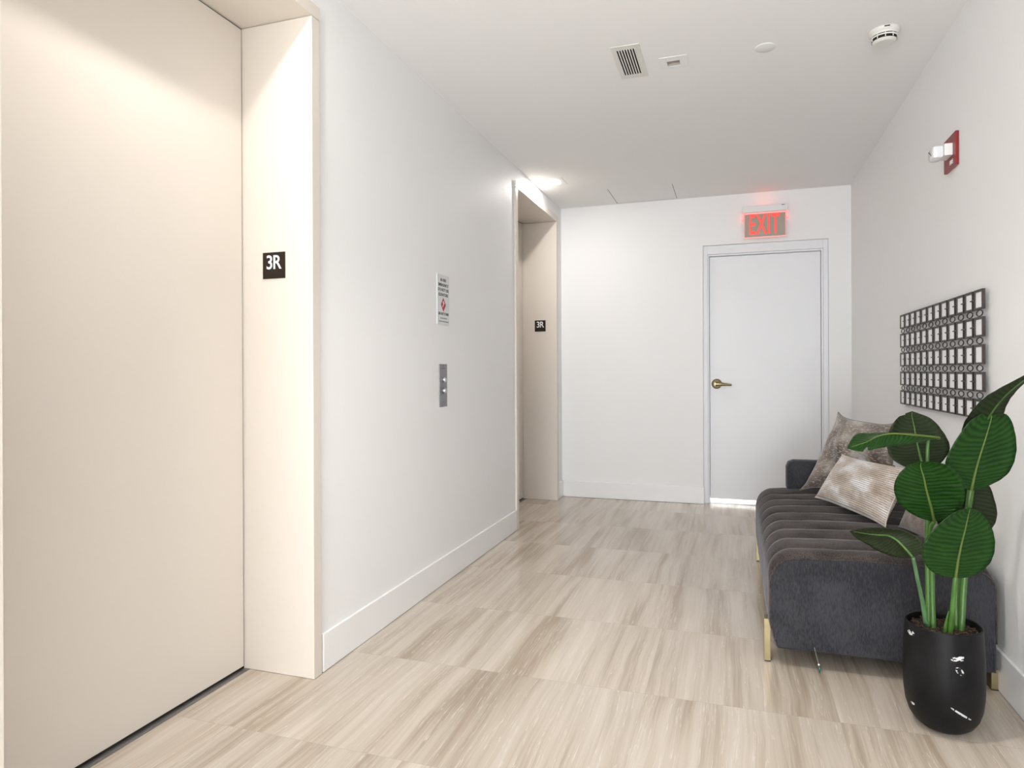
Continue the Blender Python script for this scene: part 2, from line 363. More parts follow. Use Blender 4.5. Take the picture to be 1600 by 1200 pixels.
# ceiling with the cut-outs of grille and small recessed fixture left as real openings
cuts = ((-0.487, -0.399, 2.935, 3.198), (-0.284, -0.226, 3.114, 3.168))
xs = sorted({-1.80, 0.97, *[c for q in cuts for c in q[:2]]}); ys = sorted({YR-0.1, 7.0, *[c for q in cuts for c in q[2:]]})
bm = bmesh.new()
for i in range(len(xs)-1):
    for j in range(len(ys)-1):
        mx, my = (xs[i]+xs[i+1])/2, (ys[j]+ys[j+1])/2
        if any(q[0] < mx < q[1] and q[2] < my < q[3] for q in cuts): continue
        vs = [bm.verts.new((x, y, ZC)) for x, y in ((xs[i], ys[j]), (xs[i], ys[j+1]), (xs[i+1], ys[j+1]), (xs[i+1], ys[j]))]
        bm.faces.new(vs)
bmesh.ops.remove_doubles(bm, verts=bm.verts, dist=1e-5)
r = bmesh.ops.extrude_face_region(bm, geom=bm.faces[:])
bmesh.ops.translate(bm, verts=[v for v in r['geom'] if isinstance(v, bmesh.types.BMVert)], vec=(0, 0, 0.10))
struct(obj('ceiling', bm, M['ceil']))
wl = [(-1.80, XL, YR, ELEV[0][0]-CW, 0, ZC), (-1.80, XL, ELEV[0][1]+CW, ELEV[1][0]-CW, 0, ZC), (-1.80, XL, ELEV[1][1]+CW, YB, 0, ZC)]
for a, b in ELEV: wl.append((-1.80, XL, a-CW, b+CW, ZE+CW+0.003, ZC))
struct(boxes('wall_left', wl, M['wall']))
struct(boxes('wall_right', [(XR, 0.97, YR, YB+0.13, 0, ZC)], M['wall']))
DX0, DX1, DZ = -0.234, 0.695, 2.095
struct(boxes('wall_back', [(-1.80, DX0, YB, YB+0.13, 0, ZC), (DX1, XR, YB, YB+0.13, 0, ZC), (DX0, DX1, YB, YB+0.13, DZ, ZC)], M['wall']))
struct(boxes('wall_rear', [(-1.80, -1.30, YR-0.1, YR, 0, ZC), (0.74, 0.97, YR-0.1, YR, 0, ZC), (-1.30, 0.74, YR-0.1, YR, 0, 0.15), (-1.30, 0.74, YR-0.1, YR, 2.40, ZC)], M['wall']))
w1 = sempty('window_1', (-0.28, YR-0.05, 0.15))
boxes('window_frame', [(-1.30, -1.25, YR-0.08, YR-0.02, 0.15, 2.40), (0.69, 0.74, YR-0.08, YR-0.02, 0.15, 2.40), (-1.25, 0.69, YR-0.08, YR-0.02, 0.15, 0.20), (-1.25, 0.69, YR-0.08, YR-0.02, 2.35, 2.40)], M['base'], w1)
struct(boxes('wall_stairwell', [(-0.60, -0.50, YB+0.13, 6.9, 0, ZC), (0.95, 0.97, YB+0.13, 6.9, 0, ZC), (-0.60, 0.97, 6.9, 7.0, 0, ZC)], M['wall']))
# baseboards with an eased top edge
def baseboard(name, pts, inward):
    # runs of boxes given as (x0,x1,y0,y1); bevel gives the eased edges
    bm = bmesh.new()
    for b in pts: box(bm, *b, 0.0015, 0.139, bev=0.003)
    return struct(obj(name, bm, M['base']))
baseboard('baseboard_left', [(XL, XF, ELEV[0][1]+CW+0.010, ELEV[1][0]-CW-0.001, ), (XL, XF, ELEV[1][1]+CW, YB), (XL, XF, YR, ELEV[0][0]-CW)], 0)
baseboard('baseboard_back', [(XF+0.0005, DX0+0.004, YB-0.012, YB), (DX1-0.004, XR-0.013, YB-0.012, YB)], 0)
baseboard('baseboard_right', [(XR-0.013, XR, YR, YB-0.0)], 0)
# elevator entrances
for n, (a, b) in enumerate(ELEV):
    d = sempty('door_%d' % (n+1), (XD, (a+b)/2, 0))
    bm = bmesh.new()
    box(bm, -1.78, XF, a-CW, a, 0.001, ZE-0.0008, bev=0.0012)
    box(bm, -1.78, XF, b, b+CW, 0.001, ZE-0.0008, bev=0.0012)
    box(bm, -1.78, XF+0.0012, a-CW-0.001, b+CW+0.001, ZE+0.0008, ZE+CW+0.002, bev=0.0012)
    obj('door_frame', bm, M['cream'], d)
    boxes('door_panel', [(-1.735, XD-0.003, a+0.005, b-0.005, 0.011, ZE-0.005)], M['cream'], d)
    boxes('door_sill', [(-1.70, -1.678, a+0.001, b-0.001, 0.0, 0.0025)], M['steel'], d)
    boxes('gap_shade_backing', [(-1.795, -1.782, a-0.03, b+0.03, 0.0, ZE+0.03)], M['dark'], d)  # dark sheet paints the shade seen through the door gaps
    boxes('gap_shade', [(-1.76, XD-0.006, b-0.004, b-0.0005, 0.003, ZE), (-1.76, XD-0.006, a+0.0005, a+0.004, 0.003, ZE), (-1.76, XD-0.006, a, b, ZE-0.0045, ZE-0.0005), (-1.76, XD-0.006, a, b, 0.001, 0.010)], M['dark'], d)  # dark strips stand in for shade in the gaps round the panel
# exit door
d = sempty('door_3', ((DX0+DX1)/2, YB+0.08, 0))
fy = YB+0.018
boxes('door_frame', [(DX0+0.001, -0.199, fy, YB+0.128, 0.001, DZ-0.001), (0.660, DX1-0.001, fy, YB+0.128, 0.001, DZ-0.001), (-0.199, 0.660, fy, YB+0.128, 2.026, DZ-0.001),
                     (-0.199, -0.187, fy+0.02, YB+0.128, 0.001, 2.026), (0.648, 0.660, fy+0.02, YB+0.128, 0.001, 2.026), (-0.187, -0.170, YB+0.101, YB+0.128, 0.045, 2.012), (0.631, 0.648, YB+0.101, YB+0.128, 0.045, 2.012), (-0.17, 0.631, YB+0.101, YB+0.128, 1.995, 2.012), (-0.187, 0.648, fy+0.02, YB+0.128, 2.012, 2.026)], M['doorwhite'], d, bev=0.0015)
boxes('door_leaf', [(-0.184, 0.645, YB+0.060, YB+0.100, 0.040, 2.009)], M['doorwhite'], d, bev=0.001)
boxes('threshold', [(-0.187, 0.648, YB+0.06, YB+0.128, 0.0, 0.010)], M['chrome'], d, bev=0.002)
bm = bmesh.new()
hx, hz, hy = -0.131, 0.974, YB+0.060
def ycyl(bm, x, z, y0, y1, r0, r1=None, seg=28):
    tube(bm, [(x, y0, z), (x, y1, z)], [r0, r1 or r0], seg)
ycyl(bm, hx, hz, hy, hy-0.006, 0.041); ycyl(bm, hx, hz, hy-0.006, hy-0.011, 0.037, 0.031)
hd = obj('door_handle', bm, M['abrass'], d, 'auto')
bm = bmesh.new(); ycyl(bm, hx, hz, hy-0.011, hy-0.050, 0.019, 0.017)
tube(bm, [(hx-0.008, hy-0.055, hz), (hx+0.02, hy-0.057, hz-0.001), (hx+0.06, hy-0.056, hz-0.004), (hx+0.115, hy-0.050, hz-0.008)], [0.018, 0.017, 0.012, 0.008], 16, sub=1)
o = obj('lever', bm, M['brass'], hd, 'auto'); o['label'] = 'polished lever'
o.matrix_parent_inverse = Matrix.Translation(-Vector(d.location)) @ Matrix.Translation(Vector(d.location))

# ---------------------------------------------------------------- signs on the elevator jambs
def floor_sign(y, x0, label):
    t = thing('floor_sign', label, 'sign', (x0+0.047, y, 1.465), 'brown floor number signs')
    boxes('sign_plate', [(x0, x0+0.094, y-0.004, y-0.0002, 1.418, 1.512)], M['plate'], t, bev=0.0006)
    text('lettering', '3R', 0.070, frame_m((x0+0.047, y-0.0045, 1.4735), (1, 0, 0), (0, 0, 1)), M['lettering'], t, 0.0008, 0.88, 0.0007, 0.92)
    bm = bmesh.new()
    for i, ch in enumerate(('..', '...', '..')):
        for k in range(len(ch)):
            c = bmesh.ops.create_icosphere(bm, subdivisions=1, radius=0.0009, matrix=Matrix.Translation((x0+0.036+i*0.009+(k % 2)*0.003, y-0.0042, 1.434-(k//2)*0.003)))
    obj('braille', bm, M['plate'], t)
floor_sign(2.012, -1.611, 'brown square 3R sign on the jamb of the nearer elevator')
floor_sign(5.431, -1.594, 'small brown 3R sign on the jamb of the far elevator')

# fire notice on left wall
t = thing('fire_notice', 'silver emergency notice with red diamond between the elevators', 'sign', (XL, 3.145, 1.45))
boxes('notice_plate', [(XL+0.0002, XL+0.005, 3.071, 3.217, 1.322, 1.577)], M['notice'], t, bev=0.0005)
def wtext(s, z, sz, m=M['noticetext'], xs=1.05, off=0.0003):
    text('lettering', s, sz, frame_m((XL+0.0053, 3.144, z), (0, 1, 0), (0, 0, 1)), m, t, 0.0003, xs, off)
wtext('IN FIRE', 1.549, 0.021); wtext('EMERGENCY', 1.524, 0.021); wtext('DO NOT USE', 1.499, 0.021); wtext('ELEVATORS', 1.474, 0.021); wtext('USE EXIT STAIRS', 1.377, 0.0185, xs=0.95)
bm = bmesh.new()
for dz0, s in ((0, 1.0),):
    vs = [bm.verts.new((XL+0.0056, 3.144+a*0.031, 1.424+b*0.036)) for a, b in ((0, -1), (1, 0), (0, 1), (-1, 0))]
    f = bm.faces.new(vs); r = bmesh.ops.extrude_face_region(bm, geom=[f]); bmesh.ops.translate(bm, verts=[v for v in r['geom'] if isinstance(v, bmesh.types.BMVert)], vec=(-0.0008, 0, 0))
obj('red_diamond', bm, M['redprint'], t)
boxes('stair_pictogram', [(XL+0.0055, XL+0.0062, 3.131+i*0.006, 3.137+i*0.006, 1.412+i*0.006, 1.417+i*0.006) for i in range(4)]+[(XL+0.0055, XL+0.0062, 3.138, 3.146, 1.430, 1.443)], M['lettering'], t)
rng = random.Random(3)
fine = []
for z in (1.355, 1.338):
    y = 3.090 if z < 1.35 else 3.105
    while y < (3.20 if z < 1.35 else 3.185):
        w = rng.uniform(0.006, 0.016); fine.append((XL+0.005, XL+0.0054, y, y+w, z-0.002, z+0.002)); y += w+0.004
boxes('fine_print', fine, M['noticetext'], t)

# call button panel
t = thing('call_button_panel', 'brushed steel elevator call panel with two round buttons', 'button panel', (XL, 3.143, 1.01))
boxes('panel_plate', [(XL+0.0002, XL+0.004, 3.096, 3.190, 0.902, 1.121)], M['steel'], t, bev=0.0008)
for z in (1.040, 0.984):
    bm = bmesh.new(); tube(bm, [(XL+0.004, 3.146, z), (XL+0.009, 3.146, z)], 0.0165, 28)
    b = obj('button', bm, M['steel'], t, 'auto')
    bm = bmesh.new(); tube(bm, [(XL+0.009, 3.146, z), (XL+0.016, 3.146, z)], [0.0135, 0.011], 28)
    c = obj('button_cap', bm, M['chrome'], b, 'auto')
bm = bmesh.new()
for z in (1.112, 0.925):
    b2 = bmesh.new(); tube(b2, [(XL+0.004, 3.143, z), (XL+0.0046, 3.143, z)], 0.003, 12); obj('screw', b2, M['bronze'], t)
box(bm, XL+0.0038, XL+0.0044, 3.128, 3.158, 1.098, 1.1005)
obj('indicator_slot', bm, M['bronze'], t)

# ---------------------------------------------------------------- exit sign
t = thing('exit_sign', 'lit red EXIT sign above the white door', 'exit sign', (0.235, YB, 2.24))
boxes('housing', [(0.072, 0.400, YB-0.085, YB-0.0002, 2.318, 2.368)], M['white'], t, bev=0.004)
boxes('indicator', [(0.356, 0.378, YB-0.0865, YB-0.084, 2.3585, 2.3625)], M['bronze'], t)
boxes('bracket', [(0.062, 0.081, YB-0.075, YB-0.0002, 2.262, 2.318)], M['exitedge'], t, bev=0.003)
boxes('bracket', [(0.391, 0.408, YB-0.075, YB-0.0002, 2.262, 2.318)], M['exitedge'], t, bev=0.003)
boxes('panel', [(0.086, 0.386, YB-0.060, YB-0.054, 2.128, 2.318)], M['exitpanel'], t)
boxes('lit_edge', [(0.083, 0.389, YB-0.061, YB-0.053, 2.121, 2.128), (0.083, 0.086, YB-0.061, YB-0.053, 2.128, 2.318), (0.386, 0.389, YB-0.061, YB-0.053, 2.128, 2.318), (0.083, 0.389, YB-0.061, YB-0.0605, 2.308, 2.318)], M['exitedge'], t)
text('lettering', 'EXIT', 0.222, frame_m((0.231, YB-0.0615, 2.218), (1, 0, 0), (0, 0, 1)), M['exitred'], t, 0.001, 0.47, 0.0035, 1.08)
ex = point('exit_sign_glow', (0.235, YB-0.06, 2.415), 0.05, (1, 0.14, 0.10), 0.05)

# ---------------------------------------------------------------- ceiling fittings
t = thing('air_vent', 'rectangular white ceiling grille with seven dark slots', 'vent', (-0.443, 3.067, ZC))
X0, X1, Y0, Y1 = -0.506, -0.380, 2.901, 3.232
boxes('vent_frame', [(X0, -0.484, Y0, Y1, ZC-0.003, ZC), (-0.402, X1, Y0, Y1, ZC-0.003, ZC), (-0.484, -0.402, Y0, 2.938, ZC-0.003, ZC), (-0.484, -0.402, 3.195, Y1, ZC-0.003, ZC)], M['offwhite'], t, bev=0.001)
pitch = 0.082/7
boxes('slat', [(-0.484+i*pitch+0.0065, -0.484+(i+1)*pitch, 2.939, 3.194, ZC-0.0045, ZC-0.001) for i in range(7)], M['offwhite'], t)
boxes('slot_shade_backing', [(-0.487, -0.399, 2.935, 3.198, ZC+0.04, ZC+0.06), (-0.487, -0.4855, 2.935, 3.198, ZC, ZC+0.04), (-0.4005, -0.399, 2.935, 3.198, ZC, ZC+0.04), (-0.4855, -0.4005, 3.1965, 3.198, ZC, ZC+0.04), (-0.4855, -0.4005, 2.935, 2.9365, ZC, ZC+0.04)], M['dark'], t)  # black backing paints the shade inside the grille slots
t = thing('ceiling_sensor', 'small square white ceiling plate with a recessed rectangular opening', 'ceiling fixture', (-0.254, 3.133, ZC))
boxes('trim_plate', [(-0.316, -0.283, 3.072, 3.194, ZC-0.0025, ZC), (-0.227, -0.193, 3.072, 3.194, ZC-0.0025, ZC), (-0.283, -0.227, 3.072, 3.115, ZC-0.0025, ZC), (-0.283, -0.227, 3.167, 3.194, ZC-0.0025, ZC)], M['white'], t, bev=0.0008)
boxes('recess', [(-0.284, -0.226, 3.114, 3.168, ZC+0.03, ZC+0.034), (-0.2842, -0.283, 3.114, 3.168, ZC, ZC+0.03), (-0.227, -0.2258, 3.114, 3.168, ZC, ZC+0.03), (-0.283, -0.227, 3.1138, 3.115, ZC, ZC+0.03), (-0.283, -0.227, 3.167, 3.1682, ZC, ZC+0.03)], M['recess'], t)
bm = bmesh.new(); lathe(bm, [(0, ZC-0.005), (0.041, ZC-0.005), (0.0435, ZC-0.0035), (0.0435, ZC-0.0005), (0, ZC-0.0005)], 0.136, 3.117, 48)
tag(obj('sprinkler_cover', bm, M['white'], None, 'auto'), 'plain round white disc flush on the ceiling', 'sprinkler cover')
t = thing('smoke_detector', 'round ivory smoke detector with dark slots on the ceiling', 'smoke detector', (0.600, 3.128, ZC))
cx, cy = 0.600, 3.128
bm = bmesh.new(); lathe(bm, [(0, ZC-0.0003), (0.058, ZC-0.0003), (0.058, ZC-0.012), (0.053, ZC-0.018), (0.0, ZC-0.018)], cx, cy)
obj('base', bm, M['offwhite'], t, 'auto')
bm = bmesh.new(); lathe(bm, [(0, ZC-0.0175), (0.047, ZC-0.0175), (0.047, ZC-0.043), (0, ZC-0.043)], cx, cy)
obj('sensing_chamber', bm, M['dark'], t, 'auto')
bm = bmesh.new(); lathe(bm, [(0.044, ZC-0.018), (0.052, ZC-0.018), (0.050, ZC-0.024), (0.044, ZC-0.024)], cx, cy)
lathe(bm, [(0.044, ZC-0.028), (0.050, ZC-0.028), (0.048, ZC-0.0325), (0.044, ZC-0.0325)], cx, cy)
for k in range(10):
    a = 2*PI*(k+0.35)/10
    mm = Matrix.Translation((cx+0.0475*math.cos(a), cy+0.0475*math.sin(a), ZC-0.030)) @ Matrix.Rotation(a, 4, 'Z') @ Matrix.Diagonal((0.004, 0.003, 0.024, 1))
    bmesh.ops.create_cube(bm, size=1, matrix=mm)
lathe(bm, [(0.0, ZC-0.038), (0.047, ZC-0.038), (0.045, ZC-0.045), (0.036, ZC-0.052), (0, ZC-0.053)], cx, cy)
obj('vented_cap', bm, M['offwhite'], t, 'auto')
boxes('indicator', [(cx-0.010, cx+0.010, cy-0.060, cy-0.057, ZC-0.008, ZC-0.004)], M['bronze'], t)
# access panel
t = thing('access_panel', 'flush white access hatch in the ceiling near the far wall', 'access panel', (-0.676, 5.385, ZC))
boxes('hatch_leaf', [(-0.918, -0.437, 5.150, 5.610, ZC-0.0003, ZC+0.001)], M['ceil'], t)
boxes('seam', [(-0.9225, -0.919, 5.150, 5.612, ZC-0.0006, ZC), (-0.436, -0.4325, 5.165, 5.605, ZC-0.0006, ZC), (-0.918, -0.437, 5.6105, 5.612, ZC-0.0006, ZC)], M['bronze'], t)
# downlights
def downlight(y, label):
    x = -1.28
    t = thing('downlight', label, 'ceiling light', (x, y, ZC), 'square downlights over the elevators')
    boxes('trim_ring', [(x-0.10, x-0.05, y-0.10, y+0.10, ZC-0.0025, ZC), (x+0.05, x+0.10, y-0.10, y+0.10, ZC-0.0025, ZC), (x-0.05, x+0.05, y-0.10, y-0.05, ZC-0.0025, ZC), (x-0.05, x+0.05, y+0.05, y+0.10, ZC-0.0025, ZC)], M['white'], t, bev=0.001)
    boxes('lamp_lens', [(x-0.05, x+0.05, y-0.05, y+0.05, ZC-0.008, ZC)], M['lens'], t)
downlight(4.82, 'lit square downlight in the ceiling before the far elevator')
downlight(1.49, 'lit square downlight in the ceiling before the nearer elevator')

# ---------------------------------------------------------------- fire strobe on right wall
t = thing('fire_alarm_strobe', 'red wall strobe with a clear lens high on the right wall', 'fire alarm', (XR, 3.16, 1.965))
boxes('wall_plate', [(XR-0.013, XR-0.0003, 3.078, 3.232, 1.897, 2.032)], M['alarm'], t, bev=0.002)
boxes('lens_housing', [(XR-0.042, XR-0.012, 3.112, 3.196, 1.946, 1.994)], M['white'], t, bev=0.002)
bm = bmesh.new(); box(bm, XR-0.082, XR-0.041, 3.116, 3.192, 1.940, 1.990, bev=0.010); o = obj('strobe_lens', bm, M['clear'], t, 'auto')
bm = bmesh.new(); tube(bm, [(XR-0.0825, 3.154, 1.967), (XR-0.060, 3.154, 1.967)], 0.005, 12); tube(bm, [(XR-0.0835, 3.135, 1.955), (XR-0.0835, 3.173, 1.979)], 0.0015, 8); obj('flash_tube', bm, M['steel'], t)
text('lettering', 'FIRE', 0.024, frame_m((XR-0.0136, 3.130, 1.920), (0, -1, 0), (0, 0, 1)), M['lettering'], t, 0.0004, 1.0, 0.0004)

# ---------------------------------------------------------------- wall art
t = thing('wall_art', 'bronze wall sculpture of mirrored squares and rings above the sofa', 'wall art', (XR, 3.35, 1.13))
NC, NR = 12, 5; y_first, pY, tw, th, pZ, ztop = 2.749, 0.1033, 0.086, 0.071, 0.0978, 1.366
x_out, x_in = XR-0.024, XR-0.014
fb = 0.009
tile0 = mir0 = rod0 = ring0 = None
def child_copy(src, parent, dy, dz):
    c = src.copy(); COL.objects.link(c); c.parent = parent; c.matrix_parent_inverse = src.matrix_parent_inverse.copy()
    c.location = src.location+Vector((0, dy, dz)); return c
for i in range(NC):
    for j in range(NR):
        jit = random.uniform(-0.003, 0.003)
        dy, dz = i*pY+jit*0.5, -j*pZ
        if tile0 is None:
            y0, y1, z0, z1 = y_first, y_first+tw, ztop-th, ztop
            bm = bmesh.new()
            box(bm, x_out, x_in, y0, y0+fb*0.7, z0, z1); box(bm, x_out, x_in, y1-fb*1.2, y1, z0, z1)
            box(bm, x_out, x_in, y0+fb*0.7, y1-fb*1.2, z0, z0+fb*0.75); box(bm, x_out, x_in, y0+fb*0.7, y1-fb*1.2, z1-fb, z1)
            tile0 = obj('square_frame', bm, M['bronze'], t)
            mir0 = boxes('mirror', [(x_out+0.003, x_in, y0+fb*0.7, y1-fb*1.2, z0+fb*0.75, z1-fb)], M['mirror'], tile0)
            tt = tile0; dy = 0; dz = 0
        else:
            tt = child_copy(tile0, t, dy, dz)
            mm = mir0.copy(); COL.objects.link(mm); mm.parent = tt; mm.matrix_parent_inverse = mir0.matrix_parent_inverse.copy()
        # connecting pegs between neighbours
        if i < NC-1:
            if rod0 is None:
                bm = bmesh.new(); tube(bm, [(x_out-0.002, y_first+tw-0.012, ztop-th/2), (x_out-0.002, y_first+pY+0.012, ztop-th/2)], 0.0026, 8)
                rod0 = obj('connecting_peg', bm, M['bronze'], t)
            else: child_copy(rod0, t, i*pY, dz)
        if j < NR-1:
            if ring0 is None:
                bm = bmesh.new(); cy, cz = y_first+tw*0.45, ztop-th-(pZ-th)/2
                pts = [(x_out+0.004, cy+0.031*math.cos(2*PI*k/32), cz+0.0108*math.sin(2*PI*k/32)) for k in range(33)]
                tube(bm, pts, 0.0021, 8)
                tube(bm, [(x_out+0.004, cy, cz+0.0105), (x_out+0.004, cy, cz+0.0145)], 0.002, 6); tube(bm, [(x_out+0.004, cy, cz-0.0105), (x_out+0.004, cy, cz-0.0145)], 0.002, 6)
                ring0 = obj('ring', bm, M['bronze'], t)
            else: child_copy(ring0, t, i*pY, dz)
bm = bmesh.new()
for i in (1, 10):
    for j in (0, 4): tube(bm, [(x_in-0.001, y_first+i*pY+tw/2, ztop-j*pZ-th/2), (XR-0.0002, y_first+i*pY+tw/2, ztop-j*pZ-th/2)], 0.006, 12)
obj('wall_standoff', bm, M['bronze'], t)

# ---------------------------------------------------------------- sofa bench
SY0, SY1, SX0, SX1, SZ0, SZT = 2.620, 4.110, 0.125, 0.826, 0.067, 0.410
t = thing('bench_sofa', 'charcoal velvet channel-tufted bench sofa with brass legs by the right wall', 'sofa', (0.48, 3.36, 0))
CH = [2.715, 2.875, 3.035, 3.205, 3.370, 3.535, 3.70, 3.865, 4.03]
def groove(y):
    d = min(abs(y-c) for c in CH)
    return d
def prof(y):
    """cross-section points from bottom front up over the top to the wall"""
    d = groove(y); puff = 0.019*min(1.0, d/0.080)**0.55 if d < 0.08 else 0.019
    e0 = min(1.0, (y-SY0)/0.07); e1 = min(1.0, (SY1-y)/0.09)
    end = 0.045*(1-math.sqrt(max(0, 1-(1-e0)**2))) + 0.06*(1-math.sqrt(max(0, 1-(1-e1)**2)))
    endf = end*0.35
    pts = []
    x0 = SX0; zt = SZT-end; R = 0.085
    pf = puff*0.6
    for k in range(5):
        z = SZ0+0.002+k*0.03
        pts.append((x0+0.014*(1-k/4)**2+endf-pf*min(1, k/3), z))
    for k in range(1, 6):
        z = SZ0+0.122+(zt-R-SZ0-0.122)*k/6; pts.append((x0+endf-pf, z))
    for k in range(11):
        a = PI/2*k/10
        nx, nz = -math.cos(a), math.sin(a)
        pts.append((x0+endf+R+nx*(R+puff*(0.6+0.4*k/10)), zt-R+nz*(R+puff)))
    for k in range(1, 12):
        x = x0+R+(SX1-0.035-x0-R)*k/12; crown = 0.010*math.sin(PI*k/12)
        pts.append((x, zt+puff+crown+0.004*noise.noise(Vector((x*7, y*9, 0)))+0.0022*noise.noise(Vector((x*22, y*30, 3)))))
    for k in range(7):
        a = PI/2*k/6
        pts.append((SX1-0.035+math.sin(a)*0.035, zt-0.035+math.cos(a)*(0.035+puff*(1-k/6))))
    pts.append((SX1, SZ0+0.10)); pts.append((SX1, SZ0+0.002))
    return pts
bm = bmesh.new(); uvl = None
NYS = 300; rings = []
for i in range(NYS+1):
    y = SY0+(SY1-SY0)*i/NYS
    rings.append([bm.verts.new((x, y, z)) for x, z in prof(y)])
for a, b in zip(rings, rings[1:]):
    for k in range(len(a)-1): bm.faces.new((a[k], a[k+1], b[k+1], b[k]))
    bm.faces.new((a[-1], a[0], b[0], b[-1]))
bm.faces.new(rings[0]); bm.faces.new(rings[-1][::-1])
obj('seat', bm, M['velvet'], t, True).data.set_sharp_from_angle(angle=math.radians(50))
# flat end panel with piping
def endpanel(y, s):
    P0 = prof(SY0+0.004 if s < 0 else SY1-0.004)
    bm = bmesh.new()
    inset = [(x, z) for x, z in P0]
    a = [bm.verts.new((x, y, z)) for x, z in inset]
    cxm, czm = sum(p[0] for p in inset)/len(inset), sum(p[1] for p in inset)/len(inset)
    b = [bm.verts.new((cxm+(x-cxm)*0.985, y+s*0.009, czm+(z-czm)*0.965)) for x, z in inset]
    n = len(a)
    for k in range(n): bm.faces.new((a[k], a[(k+1) % n], b[(k+1) % n], b[k]))
    bm.faces.new(b); bm.faces.new(a[::-1])
    ep = obj('end_panel', bm, M['velvet2'], t, 'auto')
    bm = bmesh.new(); tube(bm, [(x, y+s*0.003, z) for x, z in P0[1:-1]], 0.0035, 8)
    p = obj('piping', bm, M['velvet'], ep, True); p.matrix_parent_inverse = Matrix()
endpanel(SY0, -1); endpanel(SY1, 1)
boxes('base_board', [(SX0+0.03, SX1-0.02, SY0+0.03, SY1-0.03, 0.060, 0.085)], M['dark'], t)
# bolster arm at the far end
bm = bmesh.new(); box(bm, 0.275, 0.822, 3.965, 4.100, 0.395, 0.583, bev=0.038); 
bmesh.ops.subdivide_edges(bm, edges=bm.edges[:], cuts=1)
obj('bolster_arm', bm, M['velvet2'], t, True)
# legs: brass angle bars
for k, (lx, ly) in enumerate(((0.104, 2.655), (0.820, 2.645), (0.117, 4.030), (0.820, 4.040))):
    ztop_l = 0.158 if lx < 0.5 else 0.070
    w = 0.022 if lx < 0.5 else 0.026
    lst = [(lx, lx+w, ly, ly+0.050, 0.004, ztop_l)]
    l = boxes('leg', lst, M['brass'], t, bev=0.0008)
    f = boxes('foot_pad', [(lx+0.001, lx+w-0.001, ly+0.001, ly+0.049, 0.0, 0.004)], M['dark'], l); f.matrix_parent_inverse = Matrix()
# thread with bead hanging from the sofa
t2 = thing('hanging_thread', 'thin thread with a green bead hanging under the sofa front edge', 'thread', (0.28, 2.60, 0.0))
bm = bmesh.new(); tube(bm, [(0.270, 2.612, 0.090), (0.276, 2.606, 0.062), (0.283, 2.602, 0.035), (0.288, 2.598, 0.010), (0.293, 2.590, 0.0015)], 0.0008, 6, sub=4); obj('thread', bm, M['thread'], t2, True)
bm = bmesh.new(); bmesh.ops.create_icosphere(bm, subdivisions=2, radius=0.0035, matrix=Matrix.Translation((0.2835, 2.601, 0.033))); obj('clasp', bm, M['lettering'], t2, True)
bm = bmesh.new(); bmesh.ops.create_icosphere(bm, subdivisions=2, radius=0.0055, matrix=Matrix.Translation((0.2855, 2.598, 0.016)) @ Matrix.Diagonal((0.8, 0.8, 2.2, 1))); obj('bead', bm, M['bead'], t2, True)

# ---------------------------------------------------------------- pillows
def pillow(name, c, puff, m, label, inset=0.07, wr=0.004, seed=0):
    BL, BR, TR, TL = [Vector(p) for p in c]
    n = (BR-BL).cross(TL-BL).normalized()
    K = 44; bm = bmesh.new(); uvl = bm.loops.layers.uv.new('UVMap')
    def pos(u, v, s):
        uu = u*(1-inset*(1-v**4)); vv = v*(1-inset*1.2*(1-u**4))
        a, b = (uu+1)/2, (vv+1)/2
        p = BL*(1-a)*(1-b)+BR*a*(1-b)+TR*a*b+TL*(1-a)*b
        f = max(0, (1-u**2)*(1-v**2))**0.42
        w = noise.noise(Vector((u*2.2+seed, v*2.2, s*3)))*wr*3 + noise.noise(Vector((u*7+seed, v*5, s*3)))*wr
        return p+n*(s*puff*f+w*f)
    sheets = []
    for s in (1, -1):
        g = [[bm.verts.new(pos(-1+2*i/K, -1+2*j/K, s)) for j in range(K+1)] for i in range(K+1)]
        for i in range(K):
            for j in range(K):
                q = [(i, j), (i+1, j), (i+1, j+1), (i, j+1)]
                f = bm.faces.new([g[a][b] for a, b in q])
                for lp, (a, b) in zip(f.loops, q): lp[uvl].uv = (a/K, b/K)
    bmesh.ops.remove_doubles(bm, verts=bm.verts, dist=1e-5)
    o = obj(name, bm, m, None, True); tag(o, label, 'pillow')
    # seam piping
    bm = bmesh.new(); e = []
    for i in range(K): e.append(pos(-1+2*i/K, -1, 0))
    for j in range(K): e.append(pos(1, -1+2*j/K, 0))
    for i in range(K): e.append(pos(1-2*i/K, 1, 0))
    for j in range(K+1): e.append(pos(-1, 1-2*j/K, 0))
    tube(bm, e, 0.0028, 6, cap=False)
    sm = obj('seam', bm, m, None, True); sm.parent = o
    return o
pillow('throw_pillow', [(0.334, 3.88, 0.440), (0.717, 3.50, 0.465), (0.719, 3.50, 0.840), (0.522, 3.88, 0.862)], 0.062, M['pbig'], 'large crushed taupe square pillow leaning at the far end of the sofa', 0.12, 0.008, 1)
pillow('lumbar_pillow', [(0.379, 3.60, 0.455), (0.584, 3.06, 0.442), (0.688, 3.12, 0.676), (0.501, 3.60, 0.670)], 0.055, M['plum'], 'cream ribbed oblong pillow with silvery sheen in front of the large taupe pillow', 0.07, 0.004, 5)
pillow('velvet_pillow', [(0.640, 3.10, 0.437), (0.710, 2.88, 0.430), (0.790, 2.93, 0.600), (0.740, 3.16, 0.610)], 0.040, M['pthird'], 'small brown velvet pillow half hidden behind the plant leaves', 0.06, 0.003, 9)

